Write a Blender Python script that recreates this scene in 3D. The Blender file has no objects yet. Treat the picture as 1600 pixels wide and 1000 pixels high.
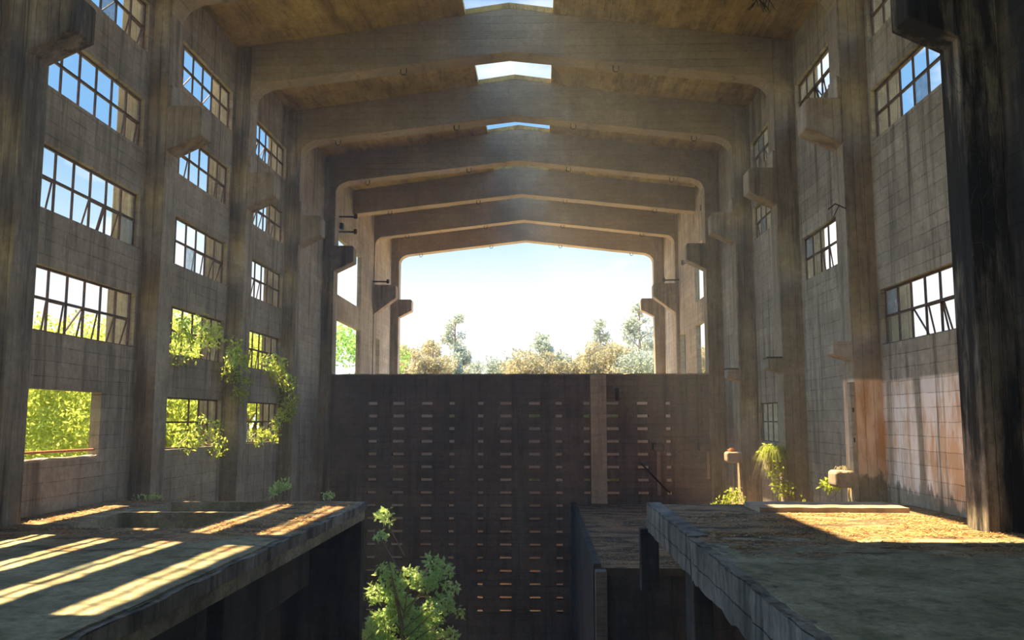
import bpy, bmesh, math, random
from mathutils import Vector, Matrix, Euler, noise
SC = bpy.context.scene
C = SC.collection

# ------------------------------------------------------------------ camera, sky, sun, exposure
cam_d = bpy.data.cameras.new('camera'); cam = bpy.data.objects.new('camera', cam_d); C.objects.link(cam)
cam.location = (0.863, 0.0, 1.6)
cam.rotation_euler = (math.radians(90) + 0.1145, 0.0, 0.0339)
cam_d.sensor_width = 36.0; cam_d.lens = 36.0 * 1353.95 / 1600.0
cam_d.clip_start = 0.05; cam_d.clip_end = 2000
SC.camera = cam
SC.view_settings.view_transform = 'Standard'
SC.view_settings.look = 'None'
SC.view_settings.gamma = 1.0
SC.view_settings.use_curve_mapping = False
SC.view_settings.exposure = 0.6

SUN_DIR = Vector((-0.476, 0.148, 1.0)).normalized()      # towards the sun
sun_d = bpy.data.lights.new('sun', 'SUN'); sun = bpy.data.objects.new('sun', sun_d); C.objects.link(sun)
sun.rotation_euler = SUN_DIR.to_track_quat('Z', 'Y').to_euler()
sun_d.energy = 19.0; sun_d.color = (1.0, 0.76, 0.42); sun_d.angle = math.radians(0.6)

world = bpy.data.worlds.new('sky'); SC.world = world; world.use_nodes = True
def build_world():
    nt = world.node_tree; N = nt.nodes; L = nt.links; N.clear()
    out = N.new('ShaderNodeOutputWorld'); bg = N.new('ShaderNodeBackground')
    tc = N.new('ShaderNodeTexCoord'); sep = N.new('ShaderNodeSeparateXYZ')
    L.new(tc.outputs['Generated'], sep.inputs[0])
    ramp = N.new('ShaderNodeValToRGB'); L.new(sep.outputs['Z'], ramp.inputs[0])
    e = ramp.color_ramp.elements
    e[0].position = 0.0; e[0].color = (1.0, 1.02, 1.05, 1)
    e[1].position = 1.0; e[1].color = (0.10, 0.32, 0.80, 1)
    for p, c in ((0.14, (0.98, 1.02, 1.05, 1)), (0.20, (0.62, 0.86, 1.0, 1)), (0.30, (0.26, 0.55, 0.93, 1))):
        x = e.new(p); x.color = c
    mp = N.new('ShaderNodeMapping'); mp.inputs['Scale'].default_value = (1.0, 1.0, 2.4)
    mp.inputs['Location'].default_value = (0.35, 0.1, 0.2)
    L.new(tc.outputs['Generated'], mp.inputs[0])
    nz = N.new('ShaderNodeTexNoise'); nz.inputs['Scale'].default_value = 2.6; nz.inputs['Detail'].default_value = 8; nz.inputs['Roughness'].default_value = 0.55
    L.new(mp.outputs[0], nz.inputs['Vector'])
    cr = N.new('ShaderNodeValToRGB'); L.new(nz.outputs['Fac'], cr.inputs[0])
    cr.color_ramp.elements[0].position = 0.51; cr.color_ramp.elements[0].color = (0, 0, 0, 1)
    cr.color_ramp.elements[1].position = 0.62; cr.color_ramp.elements[1].color = (1, 1, 1, 1)
    mix = N.new('ShaderNodeMix'); mix.data_type = 'RGBA'
    fz = N.new('ShaderNodeMapRange'); L.new(sep.outputs['Z'], fz.inputs[0])
    for i, v in enumerate((0.34, 0.52, 1.0, 0.25)): fz.inputs[i + 1].default_value = v
    mu = N.new('ShaderNodeMath'); mu.operation = 'MULTIPLY'; L.new(cr.outputs[0], mu.inputs[0]); L.new(fz.outputs[0], mu.inputs[1])
    L.new(mu.outputs[0], mix.inputs[0]); L.new(ramp.outputs[0], mix.inputs[6]); mix.inputs[7].default_value = (1.3, 1.3, 1.3, 1)
    # sky strength is raised in an unseen side belt, added to light the interior
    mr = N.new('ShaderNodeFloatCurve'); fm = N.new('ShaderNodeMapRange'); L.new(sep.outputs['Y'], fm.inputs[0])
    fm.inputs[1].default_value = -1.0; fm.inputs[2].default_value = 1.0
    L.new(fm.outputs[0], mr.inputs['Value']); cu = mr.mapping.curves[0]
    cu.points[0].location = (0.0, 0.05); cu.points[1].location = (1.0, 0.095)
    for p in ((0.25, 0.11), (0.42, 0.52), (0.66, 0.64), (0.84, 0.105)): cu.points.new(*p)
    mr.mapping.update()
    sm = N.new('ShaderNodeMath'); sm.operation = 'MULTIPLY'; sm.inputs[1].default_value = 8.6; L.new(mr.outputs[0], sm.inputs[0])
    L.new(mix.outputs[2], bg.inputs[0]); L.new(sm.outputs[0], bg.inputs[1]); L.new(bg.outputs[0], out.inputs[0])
build_world()

# ------------------------------------------------------------------ materials
def base_mat(name, rough=0.9):
    m = bpy.data.materials.new(name); m.use_nodes = True
    b = m.node_tree.nodes['Principled BSDF']; b.inputs['Roughness'].default_value = rough
    if 'Specular IOR Level' in b.inputs: b.inputs['Specular IOR Level'].default_value = 0.25
    return m, m.node_tree.nodes, m.node_tree.links, b
def mixc(N, L, fac, a, b, mode='MIX'):
    m = N.new('ShaderNodeMix'); m.data_type = 'RGBA'; m.blend_type = mode
    for k, v in ((0, fac), (6, a), (7, b)):
        if hasattr(v, 'is_linked') or hasattr(v, 'links'): L.new(v, m.inputs[k])
        else: m.inputs[k].default_value = v if k == 0 else (*v, 1)
    return m.outputs[2]
def mapr(N, L, v, a, b, c=0.0, d=1.0):
    m = N.new('ShaderNodeMapRange'); L.new(v, m.inputs[0])
    for i, x in enumerate((a, b, c, d)): m.inputs[i + 1].default_value = x
    return m.outputs[0]
def math_(N, L, op, a, b=None):
    m = N.new('ShaderNodeMath'); m.operation = op
    for i, v in enumerate((a, b)):
        if v is None: continue
        if hasattr(v, 'links'): L.new(v, m.inputs[i])
        else: m.inputs[i].default_value = v
    return m.outputs[0]
def noise_(N, L, vec, scale, detail=5, rough=0.6, sc3=None):
    if sc3:
        mp = N.new('ShaderNodeMapping'); mp.inputs['Scale'].default_value = sc3; L.new(vec, mp.inputs[0]); vec = mp.outputs[0]
    n = N.new('ShaderNodeTexNoise'); n.inputs['Scale'].default_value = scale; n.inputs['Detail'].default_value = detail
    n.inputs['Roughness'].default_value = rough; L.new(vec, n.inputs['Vector']); return n.outputs['Fac']
def concrete(name, light, dark, boards='h', bw=0.24, line=0.55, streak=0.5, black=0.0, patch=None, moss=None, bump=0.5, blot=0.4):
    """board-marked weathered concrete; boards h / v / roof / none"""
    m, N, L, b = base_mat(name, 0.92)
    geo = N.new('ShaderNodeNewGeometry'); P = geo.outputs['Position']
    sp = N.new('ShaderNodeSeparateXYZ'); L.new(P, sp.inputs[0]); X, Y, Z = sp.outputs
    xy = math_(N, L, 'ADD', X, Y)
    big = noise_(N, L, P, 0.55, 6, 0.65)
    col = mixc(N, L, mapr(N, L, big, 0.35, 0.68), dark, light)
    fine = noise_(N, L, P, 9.0, 6, 0.7)
    col = mixc(N, L, mapr(N, L, fine, 0.3, 0.7, 0.0, 0.55), col, tuple(0.55 * c for c in dark))
    mid = noise_(N, L, P, 2.6, 5, 0.72)
    col = mixc(N, L, mapr(N, L, mid, 0.48, 0.66, 0.0, blot), col, tuple(0.5 * c for c in dark))
    # drip streaks
    st = noise_(N, L, P, 1.0, 4, 0.7, (3.2, 3.2, 0.22) if boards != 'roof' else (2.5, 0.5, 2.5))
    col = mixc(N, L, mapr(N, L, st, 0.50, 0.66, 0.0, min(1.0, streak * 1.25)), col, tuple(0.33 * c for c in dark))
    if black > 0:
        st2 = noise_(N, L, P, 1.0, 7, 0.75, (1.6, 1.6, 0.25))
        col = mixc(N, L, mapr(N, L, st2, 0.36, 0.50, 0.0, black) if black > 0.6 else mapr(N, L, st2, 0.44, 0.58, 0.0, black), col, (0.012, 0.012, 0.011))
    if patch:   # (colour, z limit): flaked light render left on the lower wall
        pc, zl = patch
        wob = noise_(N, L, P, 1.2, 5, 0.7, (1, 1.6, 0.5))
        zz = math_(N, L, 'ADD', Z, mapr(N, L, wob, 0.3, 0.7, -0.35, 0.35))
        top = mapr(N, L, Z, zl - 0.02, zl + 0.05, 1.0, 0.0)
        low = mapr(N, L, zz, 0.22, 0.34, 0.0, 1.0)
        k = math_(N, L, 'MULTIPLY', top, low)
        dr = mapr(N, L, noise_(N, L, P, 1.0, 5, 0.7, (1.5, 1.5, 0.06)), 0.535, 0.60, 1.0, 0.06 if boards == 'h' else 0.7)
        k = math_(N, L, 'MULTIPLY', math_(N, L, 'MULTIPLY', k, dr), mapr(N, L, Y, 17.95 if boards == 'h' else 30, 18.0 if boards == 'h' else 31, 1.0, 0.0))
        oc = mixc(N, L, mapr(N, L, noise_(N, L, P, 1.0, 4, 0.7, (2.6, 2.6, 0.7)), 0.42, 0.6), tuple(min(1, c * 1.12) for c in (pc[0], pc[1] * 1.12, pc[2] * 1.25)), (pc[0] * .82, pc[1] * .68, pc[2] * .52))
        col = mixc(N, L, k, col, oc)
    if moss:
        mz = noise_(N, L, P, 1.6, 6, 0.7)
        col = mixc(N, L, mapr(N, L, mz, 0.50, 0.66, 0.0, moss[1]), col, moss[0])
    h = fine
    if boards != 'none':
        cb = N.new('ShaderNodeCombineXYZ')
        a, c = {'h': (xy, Z), 'v': (Z, xy), 'roof': (Y, X)}[boards]
        wv = noise_(N, L, P, 2.0, 2, 0.5)
        c = math_(N, L, 'ADD', c, mapr(N, L, wv, 0, 1, -0.02, 0.02))
        L.new(a, cb.inputs[0]); L.new(c, cb.inputs[1])
        q = math_(N, L, 'DIVIDE', c, bw); fr = math_(N, L, 'FRACT', q); fl = math_(N, L, 'FLOOR', q)
        edge = math_(N, L, 'ABSOLUTE', math_(N, L, 'SUBTRACT', fr, 0.5))
        ln = mapr(N, L, edge, 0.5 - 0.012 / bw, 0.5, 0.0, 1.0)
        wn_ = N.new('ShaderNodeTexWhiteNoise'); wn_.noise_dimensions = '2D'; c2 = N.new('ShaderNodeCombineXYZ'); L.new(fl, c2.inputs[0])
        L.new(math_(N, L, 'FLOOR', math_(N, L, 'DIVIDE', math_(N, L, 'ADD', a, math_(N, L, 'MULTIPLY', fl, 1.37)), 3.1)), c2.inputs[1]); L.new(c2.outputs[0], wn_.inputs['Vector'])
        tint = mapr(N, L, wn_.outputs['Value'], 0, 1, 0.80, 1.10)
        dk = math_(N, L, 'SUBTRACT', tint, math_(N, L, 'MULTIPLY', ln, mapr(N, L, mid, 0.38, 0.58, 0.0, 0.75)))
        cg = N.new('ShaderNodeCombineXYZ')
        for i_ in range(3): L.new(dk, cg.inputs[i_])
        seam = mapr(N, L, noise_(N, L, P, 0.9, 4, 0.6), 0.38, 0.62, 0.25, line + 0.3)
        col = mixc(N, L, seam, col, cg.outputs[0], 'MULTIPLY')
        h = math_(N, L, 'SUBTRACT', math_(N, L, 'MULTIPLY', fine, 0.35), math_(N, L, 'MULTIPLY', ln, 0.7))
    L.new(col, b.inputs['Base Color'])
    bp = N.new('ShaderNodeBump'); bp.inputs['Strength'].default_value = bump; bp.inputs['Distance'].default_value = 0.03
    L.new(h, bp.inputs['Height']); L.new(bp.outputs[0], b.inputs['Normal'])
    return m
def deck_mat(name, near):
    m, N, L, b = base_mat(name, 0.95)
    geo = N.new('ShaderNodeNewGeometry'); P = geo.outputs['Position']
    big = noise_(N, L, P, 0.9, 6, 0.65)
    g1, g2 = near
    col = mixc(N, L, mapr(N, L, big, 0.35, 0.65), g1, g2)
    mo = noise_(N, L, P, 3.2, 7, 0.75)
    col = mixc(N, L, mapr(N, L, mo, 0.48, 0.64, 0.0, 0.6), col, (0.055, 0.052, 0.036))
    mg = noise_(N, L, P, 1.7, 6, 0.7, (1, 0.6, 1))
    col = mixc(N, L, mapr(N, L, mg, 0.54, 0.66, 0.0, 0.6), col, (0.13, 0.15, 0.05))
    f = noise_(N, L, P, 14.0, 6, 0.75)
    col = mixc(N, L, mapr(N, L, f, 0.35, 0.7, 0, 0.6), col, tuple(0.4 * c for c in g1))
    sp = N.new('ShaderNodeSeparateXYZ'); L.new(P, sp.inputs[0])
    # leaf litter lies in drifts over the far part of the deck
    d = noise_(N, L, P, 1.1, 7, 0.75, (0.8, 1.5, 1))
    yy = math_(N, L, 'ADD', d, mapr(N, L, sp.outputs['Y'], 8.5, 13.0, -0.16, 0.12))
    ns = N.new('ShaderNodeSeparateXYZ'); L.new(geo.outputs['True Normal'], ns.inputs[0])
    k = math_(N, L, 'MULTIPLY', mapr(N, L, yy, 0.50, 0.58, 0.0, 0.9), mapr(N, L, ns.outputs['Z'], 0.5, 0.8))
    band = noise_(N, L, P, 1.3, 6, 0.75, (0.7, 1.6, 1))
    lit = mixc(N, L, mapr(N, L, noise_(N, L, P, 22, 4, 0.8), 0.35, 0.65), (0.10, 0.05, 0.025), (0.55, 0.34, 0.17))
    lit = mixc(N, L, mapr(N, L, band, 0.46, 0.56, 0.0, 0.9), lit, (0.035, 0.022, 0.014))
    col = mixc(N, L, k, col, lit)
    L.new(col, b.inputs['Base Color'])
    bp = N.new('ShaderNodeBump'); bp.inputs['Strength'].default_value = 0.7; bp.inputs['Distance'].default_value = 0.03
    L.new(math_(N, L, 'ADD', f, k), bp.inputs['Height']); L.new(bp.outputs[0], b.inputs['Normal'])
    return m
def plain(name, c1, c2, scale=6, rough=0.8, metal=0.0):
    m, N, L, b = base_mat(name, rough); geo = N.new('ShaderNodeNewGeometry')
    L.new(mixc(N, L, mapr(N, L, noise_(N, L, geo.outputs['Position'], scale), 0.35, 0.65), c1, c2), b.inputs['Base Color'])
    b.inputs['Metallic'].default_value = metal
    return m
def leaf_mat(name, c1, c2, trans=0.5):
    m = bpy.data.materials.new(name); m.use_nodes = True; N = m.node_tree.nodes; L = m.node_tree.links; N.clear()
    out = N.new('ShaderNodeOutputMaterial'); df = N.new('ShaderNodeBsdfDiffuse'); tr = N.new('ShaderNodeBsdfTranslucent'); mx = N.new('ShaderNodeMixShader')
    geo = N.new('ShaderNodeNewGeometry')
    rnd = geo.outputs['Random Per Island']
    c = mixc(N, L, rnd, c1, c2)
    L.new(c, df.inputs[0]); L.new(mixc(N, L, 0.6, c, tuple(min(1, 1.5 * v) for v in c2)), tr.inputs[0]); mx.inputs[0].default_value = trans
    L.new(df.outputs[0], mx.inputs[1]); L.new(tr.outputs[0], mx.inputs[2]); L.new(mx.outputs[0], out.inputs[0])
    return m
def glass_mat():
    m = bpy.data.materials.new('dusty_glass'); m.use_nodes = True; N = m.node_tree.nodes; L = m.node_tree.links; N.clear()
    out = N.new('ShaderNodeOutputMaterial'); t = N.new('ShaderNodeBsdfTransparent'); g = N.new('ShaderNodeBsdfGlossy'); d = N.new('ShaderNodeBsdfDiffuse')
    t.inputs[0].default_value = (0.72, 0.78, 0.82, 1); g.inputs['Roughness'].default_value = 0.15; d.inputs[0].default_value = (0.45, 0.48, 0.5, 1)
    a = N.new('ShaderNodeMixShader'); a.inputs[0].default_value = 0.06; b = N.new('ShaderNodeMixShader')
    geo = N.new('ShaderNodeNewGeometry'); L.new(mapr(N, L, noise_(N, L, geo.outputs['Position'], 5), 0.35, 0.7, 0.05, 0.4), b.inputs[0])
    L.new(t.outputs[0], a.inputs[1]); L.new(g.outputs[0], a.inputs[2]); L.new(a.outputs[0], b.inputs[1]); L.new(d.outputs[0], b.inputs[2]); L.new(b.outputs[0], out.inputs[0])
    return m

M = {}
M['wall'] = concrete('wall_concrete', (0.44, 0.37, 0.27), (0.24, 0.195, 0.135), 'h', 0.26, 0.55, 0.6)
M['wall_r'] = concrete('wall_concrete_flaking', (0.46, 0.40, 0.31), (0.27, 0.225, 0.165), 'h', 0.26, 0.6, 0.75, patch=((0.74, 0.58, 0.46), 2.35))
M['wall_black'] = concrete('wall_concrete_black_growth', (0.16, 0.13, 0.10), (0.07, 0.06, 0.045), 'h', 0.26, 0.5, 0.8, black=0.95)
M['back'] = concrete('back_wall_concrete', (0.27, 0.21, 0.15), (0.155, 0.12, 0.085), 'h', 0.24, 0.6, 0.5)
M['col'] = concrete('column_concrete', (0.44, 0.37, 0.265), (0.24, 0.195, 0.13), 'v', 0.19, 0.45, 0.6)
M['col_plaster'] = concrete('column_concrete_peach_base', (0.42, 0.35, 0.25), (0.25, 0.2, 0.14), 'v', 0.19, 0.35, 0.5, patch=((0.70, 0.47, 0.30), 2.4))
M['col_black'] = concrete('column_concrete_black_growth', (0.40, 0.35, 0.28), (0.16, 0.135, 0.10), 'v', 0.19, 0.4, 0.8, black=0.98)
M['col_left_near'] = concrete('column_concrete_dark_streaks', (0.36, 0.31, 0.24), (0.17, 0.145, 0.10), 'v', 0.19, 0.45, 0.8, black=0.55)
M['beam'] = concrete('beam_concrete', (0.40, 0.33, 0.22), (0.26, 0.21, 0.135), 'h', 0.22, 0.3, 0.12, blot=0.15)
M['roof'] = concrete('roof_concrete', (0.58, 0.44, 0.17), (0.36, 0.26, 0.08), 'roof', 0.20, 0.6, 0.55)  # ochre base colour carries the warm bounce light from the sunlit decks
M['light'] = concrete('pale_concrete', (0.50, 0.43, 0.34), (0.34, 0.28, 0.21), 'h', 0.26, 0.4, 0.4)
M['strip'] = concrete('grey_concrete_strip', (0.26, 0.22, 0.17), (0.17, 0.14, 0.10), 'h', 0.12, 0.7, 0.4)
M['under'] = concrete('shaded_concrete', (0.13, 0.115, 0.09), (0.06, 0.052, 0.04), 'h', 0.28, 0.4, 0.6, black=0.5)  # darkened so the colour itself carries the shade below the decks
M['edge'] = concrete('deck_edge_concrete', (0.42, 0.38, 0.32), (0.20, 0.18, 0.14), 'h', 0.3, 0.4, 0.85, black=0.35, bump=1.0)
M['deck'] = deck_mat('deck_surface', ((0.23, 0.215, 0.13), (0.50, 0.455, 0.30)))
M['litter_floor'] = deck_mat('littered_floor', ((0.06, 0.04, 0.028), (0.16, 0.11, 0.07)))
M['block'] = concrete('block_concrete', (0.52, 0.42, 0.31), (0.34, 0.26, 0.18), 'none', streak=0.3)
M['steel'] = plain('rusty_window_steel', (0.035, 0.03, 0.03), (0.11, 0.055, 0.038), 9, 0.7)
M['rust'] = plain('rust', (0.28, 0.10, 0.04), (0.45, 0.20, 0.08), 14, 0.85)
M['iron'] = plain('dark_iron', (0.02, 0.018, 0.016), (0.05, 0.035, 0.03), 14, 0.6)
M['ground'] = plain('bare_earth', (0.45, 0.34, 0.22), (0.70, 0.56, 0.40), 0.6, 0.95)
M['meadow'] = plain('rough_grass', (0.10, 0.13, 0.03), (0.30, 0.28, 0.09), 0.3, 0.95)
M['litter'] = leaf_mat('dry_leaf_litter', (0.16, 0.08, 0.03), (0.55, 0.36, 0.17), 0.15)
M['leaf_sun'] = leaf_mat('leaf_yellow_green', (0.16, 0.24, 0.04), (0.42, 0.47, 0.09), 0.55)
M['leaf_green'] = leaf_mat('leaf_green', (0.10, 0.22, 0.05), (0.30, 0.46, 0.12), 0.5)
M['leaf_pit'] = leaf_mat('leaf_fresh_green', (0.22, 0.36, 0.10), (0.55, 0.70, 0.30), 0.45)
M['leaf_euc'] = leaf_mat('leaf_grey_green', (0.13, 0.18, 0.14), (0.34, 0.38, 0.30), 0.45)
M['leaf_ochre'] = leaf_mat('leaf_ochre', (0.20, 0.20, 0.11), (0.36, 0.32, 0.19), 0.45)
M['bark'] = plain('bark', (0.16, 0.12, 0.08), (0.34, 0.28, 0.2), 4)
M['glass'] = glass_mat()

# ------------------------------------------------------------------ helpers
def link(name, me, mat, parent=None):
    o = bpy.data.objects.new(name, me); C.objects.link(o)
    if mat: me.materials.append(mat)
    if parent: o.parent = parent
    return o
def tag(o, label=None, cat=None, group=None, kind=None):
    for k, v in (('label', label), ('category', cat), ('group', group), ('kind', kind)):
        if v: o[k] = v
    return o
def empty(name, loc=(0, 0, 0), **kw):
    o = bpy.data.objects.new(name, None); C.objects.link(o); o.location = loc; o.empty_display_size = 0.2
    return tag(o, **kw)
def put(o, root):       # parent keeping world position (root has only a location)
    o.parent = root; o.matrix_parent_inverse = Matrix.Translation(root.location).inverted(); return o
class MB:
    def __init__(s): s.bm = bmesh.new()
    def box(s, x0, x1, y0, y1, z0, z1):
        v = [s.bm.verts.new(p) for p in ((x0,y0,z0),(x1,y0,z0),(x1,y1,z0),(x0,y1,z0),(x0,y0,z1),(x1,y0,z1),(x1,y1,z1),(x0,y1,z1))]
        for f in ((0,3,2,1),(4,5,6,7),(0,1,5,4),(1,2,6,5),(2,3,7,6),(3,0,4,7)): s.bm.faces.new([v[i] for i in f])
        return s
    def prism(s, poly, axis, a, b):     # poly: list of 2d points in the plane normal to axis
        def P(p, t): return {'x': (t, p[0], p[1]), 'y': (p[0], t, p[1]), 'z': (p[0], p[1], t)}[axis]
        A = [s.bm.verts.new(P(p, a)) for p in poly]; B = [s.bm.verts.new(P(p, b)) for p in poly]; n = len(poly)
        s.bm.faces.new(A); s.bm.faces.new(B[::-1])
        for i in range(n): s.bm.faces.new((A[i], B[i], B[(i+1) % n], A[(i+1) % n]))
        return s
    def bar(s, p, q, w, h=None):
        p = Vector(p); q = Vector(q); d = q - p; n = d.normalized(); u = n.cross(Vector((0.03, 0.02, 1)) if abs(n.z) < .95 else Vector((1, 0, 0))).normalized(); v = n.cross(u)
        w /= 2; h = (h / 2) if h else w; vs = []
        for c in (p, q):
            for a, b in ((-1,-1),(1,-1),(1,1),(-1,1)): vs.append(s.bm.verts.new(c + u*a*w + v*b*h))
        for f in ((0,1,2,3),(7,6,5,4),(0,4,5,1),(1,5,6,2),(2,6,7,3),(3,7,4,0)): s.bm.faces.new([vs[i] for i in f])
        return s
    def tube(s, pts, r, n=7):
        pts = [Vector(p) for p in pts]; rings = []
        for i, p in enumerate(pts):
            d = (pts[min(i+1, len(pts)-1)] - pts[max(i-1, 0)]).normalized()
            u = d.cross(Vector((0.3, 0.1, 1)) if abs(d.z) < .9 else Vector((1, 0.2, 0))).normalized(); v = d.cross(u)
            rr = r[i] if isinstance(r, (list, tuple)) else r
            rings.append([s.bm.verts.new(p + (u*math.cos(2*math.pi*k/n) + v*math.sin(2*math.pi*k/n))*rr) for k in range(n)])
        for A, B in zip(rings, rings[1:]):
            for k in range(n): s.bm.faces.new((A[k], A[(k+1) % n], B[(k+1) % n], B[k]))
        s.bm.faces.new(rings[0][::-1]); s.bm.faces.new(rings[-1]); return s
    def cyl(s, x, y, z0, z1, r, n=20, r2=None):
        return s.tube([(x, y, z0), (x, y, z1)], [r, r2 or r], n)
    def build(s, name, mat, parent=None, bevel=0.0, rough=0.0, cut=0.0):
        bmesh.ops.recalc_face_normals(s.bm, faces=s.bm.faces)
        if cut:     # cut long edges so that broken outlines can be modelled
            for _ in range(7):
                es = [e for e in s.bm.edges if e.calc_length() > cut]
                if not es: break
                bmesh.ops.subdivide_edges(s.bm, edges=es, cuts=1, use_grid_fill=True)
            bmesh.ops.triangulate(s.bm, faces=s.bm.faces)
        if rough:
            for v in s.bm.verts:
                v.co += noise.noise_vector(v.co * 3.1) * rough + noise.noise_vector(v.co * 9.0) * rough * 0.5
        me = bpy.data.meshes.new(name); s.bm.to_mesh(me); s.bm.free()
        o = link(name, me, mat)
        if parent: put(o, parent)
        if bevel:
            md = o.modifiers.new('bevel', 'BEVEL'); md.width = bevel; md.segments = 2; md.limit_method = 'ANGLE'
        return o
def grid_wall(axis, c0, c1, A, B, hole, name, mat, parent=None):
    """solid slab normal to axis between c0 and c1, cells A x B, hole(a, b) says which are open"""
    bm = bmesh.new(); cache = {}
    def V(c, a, b):
        k = (c, a, b)
        if k not in cache:
            cache[k] = bm.verts.new({'x': (c, a, b), 'y': (a, c, b), 'z': (a, b, c)}[axis])
        return cache[k]
    nA, nB = len(A) - 1, len(B) - 1
    S = [[not hole((A[i]+A[i+1])/2, (B[j]+B[j+1])/2) for j in range(nB)] for i in range(nA)]
    def s(i, j): return 0 <= i < nA and 0 <= j < nB and S[i][j]
    for i in range(nA):
        for j in range(nB):
            if not S[i][j]: continue
            a0, a1, b0, b1 = A[i], A[i+1], B[j], B[j+1]
            for c in (c0, c1): bm.faces.new((V(c,a0,b0), V(c,a1,b0), V(c,a1,b1), V(c,a0,b1)))
            if not s(i-1, j): bm.faces.new((V(c0,a0,b0), V(c1,a0,b0), V(c1,a0,b1), V(c0,a0,b1)))
            if not s(i+1, j): bm.faces.new((V(c0,a1,b0), V(c1,a1,b0), V(c1,a1,b1), V(c0,a1,b1)))
            if not s(i, j-1): bm.faces.new((V(c0,a0,b0), V(c1,a0,b0), V(c1,a1,b0), V(c0,a1,b0)))
            if not s(i, j+1): bm.faces.new((V(c0,a0,b1), V(c1,a0,b1), V(c1,a1,b1), V(c0,a1,b1)))
    bmesh.ops.recalc_face_normals(bm, faces=bm.faces)
    me = bpy.data.meshes.new(name); bm.to_mesh(me); bm.free()
    o = link(name, me, mat)
    if parent: put(o, parent)
    return o

# ------------------------------------------------------------------ the hall: frame positions
FY = {-4: -2.50, -3: 2.60, -2: 7.68, -1: 12.77, 0: 17.86, 1: 22.98, 2: 28.05, 3: 33.08, 4: 38.2, 5: 43.3, 6: 48.4}
TH = 0.65
XI = 7.2; XL = -7.65; XR = 7.77                 # inner faces of columns and of the two side walls
PIT = -8.0; EAVE = 11.92; RIDGE = 13.0
ROWS = {1: (9.51, 10.60), 2: (7.36, 8.45), 3: (5.21, 6.35), 4: (3.10, 4.23), 5: (0.92, 2.12)}   # window heights, 1 at the top
BAYS = {'rear': (-3, -2), 'near': (-2, -1), 'a': (-1, 0), 'b': (0, 1), 'c': (1, 2)}
def bay_y(b):
    i, j = BAYS[b]; return FY[i] + TH + 0.10, FY[j] - 0.12
LEFT_WINS = [(b, r) for b in BAYS for r in (1, 2, 3, 4)] + [('b', 5), ('c', 5)]
RIGHT_WINS = [('a', 1), ('a', 2), ('a', 4), ('b', 1), ('b', 3), ('c', 1), ('c', 2), ('c', 5)]
ZB = sorted({PIT, 12.0, 3.32, 5.78, 6.80, 9.26} | {z for r in ROWS.values() for z in r})
# ------------------------------------------------------------------ side walls
def wall_holes(wins, extra):
    H = []
    for b, r in wins: y0, y1 = bay_y(b); H.append((y0, y1, *ROWS[r]))
    return H + extra
far_open = [(35.0, 40.3, 6.80, 9.26), (35.0, 40.3, 3.32, 5.78), (43.95, 45.2, 3.32, 5.78)]
openL = wall_holes(LEFT_WINS, far_open + [(13.52, 16.55, 0.92, 2.12)])
openR = wall_holes(RIGHT_WINS, [(34.6, 38.7, 6.80, 9.26), (34.6, 38.7, 3.32, 5.78), (41.6, 43.2, 3.32, 5.78)])
def side_wall(c0, c1, H, y0, y1, name, mat):
    A = sorted({y0, y1} | {v for h in H for v in h[:2] if y0 < v < y1})
    B = sorted({PIT, 11.97} | {v for h in H for v in h[2:]})
    return grid_wall('x', c0, c1, A, B, lambda a, b: any(h[0] < a < h[1] and h[2] < b < h[3] for h in H), name, mat)
w = side_wall(XL - 0.2, XL, openL, -2.5, 49.0, 'wall_left', M['wall']); tag(w, 'tall board-marked concrete side wall on the left, pierced by tiers of steel windows', 'wall', kind='structure')
w = side_wall(XR, XR + 0.2, openR, FY[-1] + 0.3, 49.0, 'wall_right', M['wall_r']); tag(w, 'tall concrete side wall on the right with flaking peach render at its foot', 'wall', kind='structure')
w = side_wall(XR, XR + 0.2, [], -2.5, FY[-1] + 0.3, 'wall_right', M['wall_black']); tag(w, 'blackened near end of the right side wall at the right edge of the view', 'wall', kind='structure')

# back wall with its grid of slots
slot_x = [(-5.77, -5.42), (-4.84, -4.38), (-3.74, -3.30), (-2.67, -2.45), (-1.57, -1.35), (-0.72, -0.28), (0.38, 0.80), (1.40, 1.64), (2.46, 2.70), (3.33, 3.80), (4.48, 4.90), (5.56, 5.76)]
slot_z = [2.22 - 0.48 * k for k in range(17)]
def back_wall():
    A = {-7.2, 7.2, 3.66, 3.80}; B = {PIT, 3.32, 2.33, 2.80}
    for a, b in slot_x: A |= {a, b}
    for z in slot_z: B |= {z - 0.055, z + 0.055}
    def hole(a, b):
        return any(p < a < q for p, q in slot_x) and any(abs(b - z) < 0.055 for z in slot_z)
    A = sorted(A); B = sorted(B)
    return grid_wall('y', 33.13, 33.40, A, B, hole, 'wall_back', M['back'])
tag(back_wall(), 'dark concrete wall across the hall with rows of narrow slots', 'wall', kind='structure')
# broken cap of the back wall
m = MB(); random.seed(4)
m.box(-7.2, 7.2, 33.11, 33.44, 3.30, 3.345)
o = m.build('trim_1', M['light'], rough=0.025, cut=0.35); tag(o, 'crumbled pale top edge of the slotted back wall', 'trim', kind='structure')

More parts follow.
